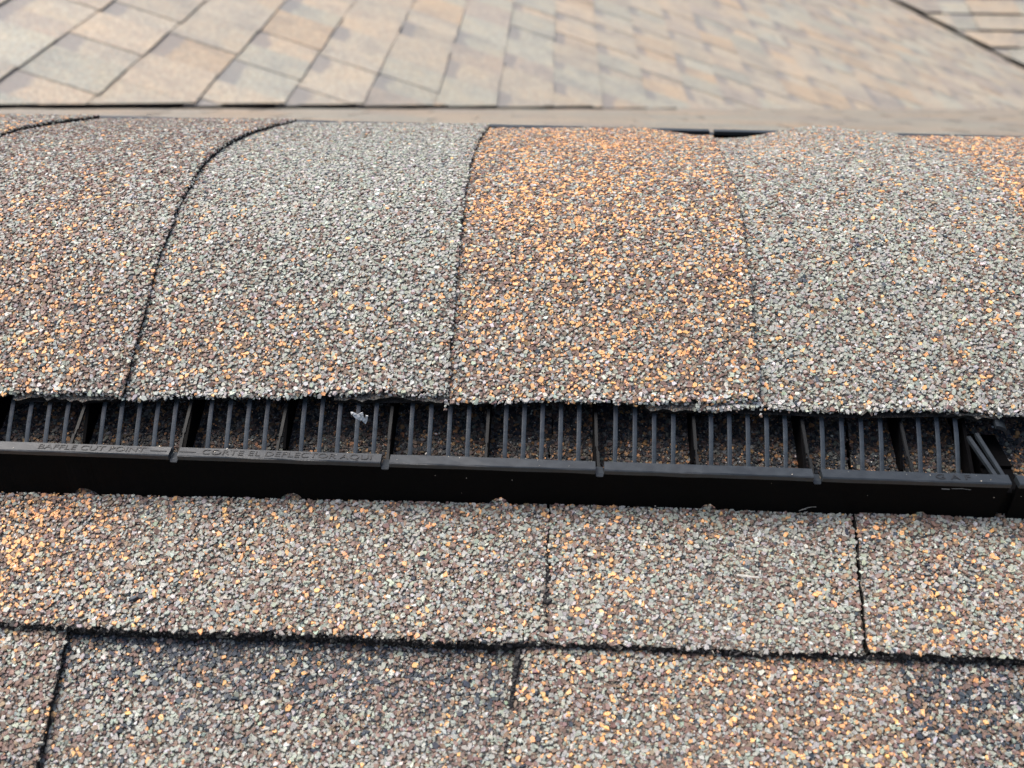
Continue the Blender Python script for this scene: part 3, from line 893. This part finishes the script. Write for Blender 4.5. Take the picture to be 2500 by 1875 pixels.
    # raised lettering along the near ledge
    for txt, xa, xb in texts:
        cu = bpy.data.curves.new('lettering', 'FONT'); cu.body = txt; cu.size = .0035; cu.extrude = .00008
        to = bpy.data.objects.new('lettering_source', cu); COL.objects.link(to)
        bpy.context.view_layer.update()
        me = bpy.data.meshes.new_from_object(to.evaluated_get(bpy.context.evaluated_depsgraph_get()))
        bpy.data.objects.remove(to)
        co = np.array([v.co for v in me.vertices]); wd = co[:, 0].max()-co[:, 0].min(); h0 = co[:, 1].min()
        for v in me.vertices:
            x = xa+(v.co.x-co[:, 0].min())/wd*(xb-xa); y = -.17585+(v.co.y)*1.12
            v.co = (x, y, -.03868+.0002*((y+.1768)/.005)+max(v.co.z, -.00002)+.00004)
        me.materials.clear(); me.materials.append(M_PL2)
        link_mesh('lettering', me, root)
    return root

v1 = vent_section(-.3105, .1770, XN[:-0 or None], [('BAFFLE CUT POINT', -.1985, -.1560), ('\u2014\u2014', -.1540, -.1475), ('\u2014\u2014', -.1425, -.1360), ('CORTE EL DEFLECTOR AQUI', -.1335, -.0670), ('G A F', .1492, .1622)],
                  'long black plastic ridge vent section with louver bars and lettering on its ledge')
v2 = vent_section(.1800, .345, [.2630], [], 'next black ridge vent section starting at the right edge, past the slanted gap')
mb = MB(); mb.box(.1725, .1845, -.1745, -.1600, -.0570, -.0455); mb.box(.1725, .1845, -.1600, -.1400, -.0570, -.0440); mb.build('section_connector', M_WALL, v2)
mb = MB(); pts = [(-.1690, -.0560), (-.1670, -.0470), (-.1455, capz(-.1455)-.0075), (-.115, capz(-.115)-.0075), (-.115, -.0420)]
mb.loft([[(x_, p_[0], p_[1]) for p_ in pts] for x_ in (.1676, .1690)]); mb.build('divider_wall', M_WALL, v1)
# end bracket of the next section: two leaning struts and a pale curved tab
mb = MB(); mb.bar((.1748, -.1700, -.0425), (.1690, -.1500, -.0380), .0016, .0014); mb.build('end_strut', M_PL, v1)
mb = MB(); mb.bar((.1772, -.1690, -.0420), (.1722, -.1490, -.0370), .0015, .0014); mb.build('end_strut', M_PL, v1)
mb = MB()
rr = []
for k in range(8):
    a_ = k/7*1.5; x = .1785+.0055*math.sin(a_); z = -.0335-.0045*(1-math.cos(a_))
    rr.append([(x, -.1500, z), (x, -.1500, z+.0016), (x, -.1450, z+.0030), (x, -.1450, z+.0014)])
mb.loft([r_[::-1] for r_ in rr]); mb.build('connector_tab', M_WH if False else M_PL, v2)

# ------------------------------------------------------------------ small loose things
def ribbon(mb, pts, wd, th=.00025):
    rings = []
    for i, p in enumerate(pts):
        p = Vector(p); q = Vector(pts[min(i+1, len(pts)-1)]); o_ = Vector(pts[max(i-1, 0)])
        d = (q-o_).normalized(); s_ = d.cross(Vector((.2, -.8, .5))).normalized(); n_ = d.cross(s_)
        w_ = wd*(.6+.7*random.random())/2
        rings.append([p+s_*w_+n_*th, p-s_*w_+n_*th, p-s_*w_-n_*th, p+s_*w_-n_*th])
    mb.loft(rings)
mb = MB()
c0 = Vector((-.0735, -.1580, -.0325))
def off3(L): return [c0+Vector(q)*.00085 for q in L]
ribbon(mb, off3([(-4.2, 0, 3.0), (-3.2, -.3, 3.6), (-2.4, -.5, 2.8), (-3.0, -.2, 2.4)]), .0010)
ribbon(mb, off3([(-3.2, -.2, 2.6), (-1.8, -.6, 1.4), (-.4, -.4, .2), (.2, 0, -.4)]), .0014)
ribbon(mb, off3([(-1.2, 0, 2.6), (-.6, -.5, 1.4), (.2, -.6, 0), (.8, -.2, 2.4), (.4, .1, 3.4)]), .0011)
ribbon(mb, off3([(.8, 0, 1.0), (1.6, -.5, -.6), (2.0, -.4, -2.2), (2.5, 0, -.6), (3.0, .2, 1.8)]), .0010)
o = mb.build('plastic_shred', M_WH); tag(o, 'crumpled white plastic shred caught between two louver bars under the cap hem', 'shred')
mb = MB(); p0 = PN.pt(.0735, ny(-.2030), .0022)
ribbon(mb, [p0, p0+np.array([.0025, -.0002, .0001]), p0+np.array([.0055, -.0009, .0003]), p0+np.array([.0082, -.0010, .0002])], .0006)
o = mb.build('pale_sliver', M_PALE); tag(o, 'thin pale straw sliver lying on the grey shingle below the vent', 'sliver')
mb = MB()
ribbon(mb, [(.1010, -.1772, -.0556), (.1025, -.1772, -.0545), (.1045, -.1772, -.0538), (.1062, -.1772, -.0537)], .00022, .0001)
ribbon(mb, [(.1000, -.1772, -.0561), (.1012, -.1772, -.0552), (.1026, -.1772, -.0551)], .0003, .0001)
ribbon(mb, [(.1020, -.1772, -.0568), (.1034, -.1772, -.0563)], .0003, .0001)
ribbon(mb, [(.1515, -.1772, -.0424), (.1545, -.1772, -.0425)], .00022, .0001)
ribbon(mb, [(.1552, -.1772, -.0422), (.1590, -.1772, -.0420), (.1625, -.1772, -.0424)], .0002, .0001)
ribbon(mb, [(-.2100, -.1772, -.0520), (-.2010, -.1772, -.0522)], .00015, .0001)
o = mb.build('scuff_marks', plastic('scuffed_grey_plastic', (.16, .16, .15), .7), v1); o['kind'] = 'stuff'
# stray grit on the vent ledge and wall
n_ = 46
xg = RS.uniform(-.22, .2, n_); on = RS.rand(n_) < .65
yg = np.where(on, RS.uniform(-.1765, -.172, n_), -.1766); zg = np.where(on, -.0385, RS.uniform(-.058, -.043, n_))
o = granule_mesh('grit', np.stack([xg, yg, zg], -1), np.where(on[:, None], [[0, 0, 1.]], [[0, -1., 0]]), .00017*np.exp(RS.normal(0, .35, n_)), np.clip(np.tile([.55, .5, .42], (n_, 1)), 0, 1), None)
tag(o, 'tiny pale grit specks scattered on the black vent', 'grit')
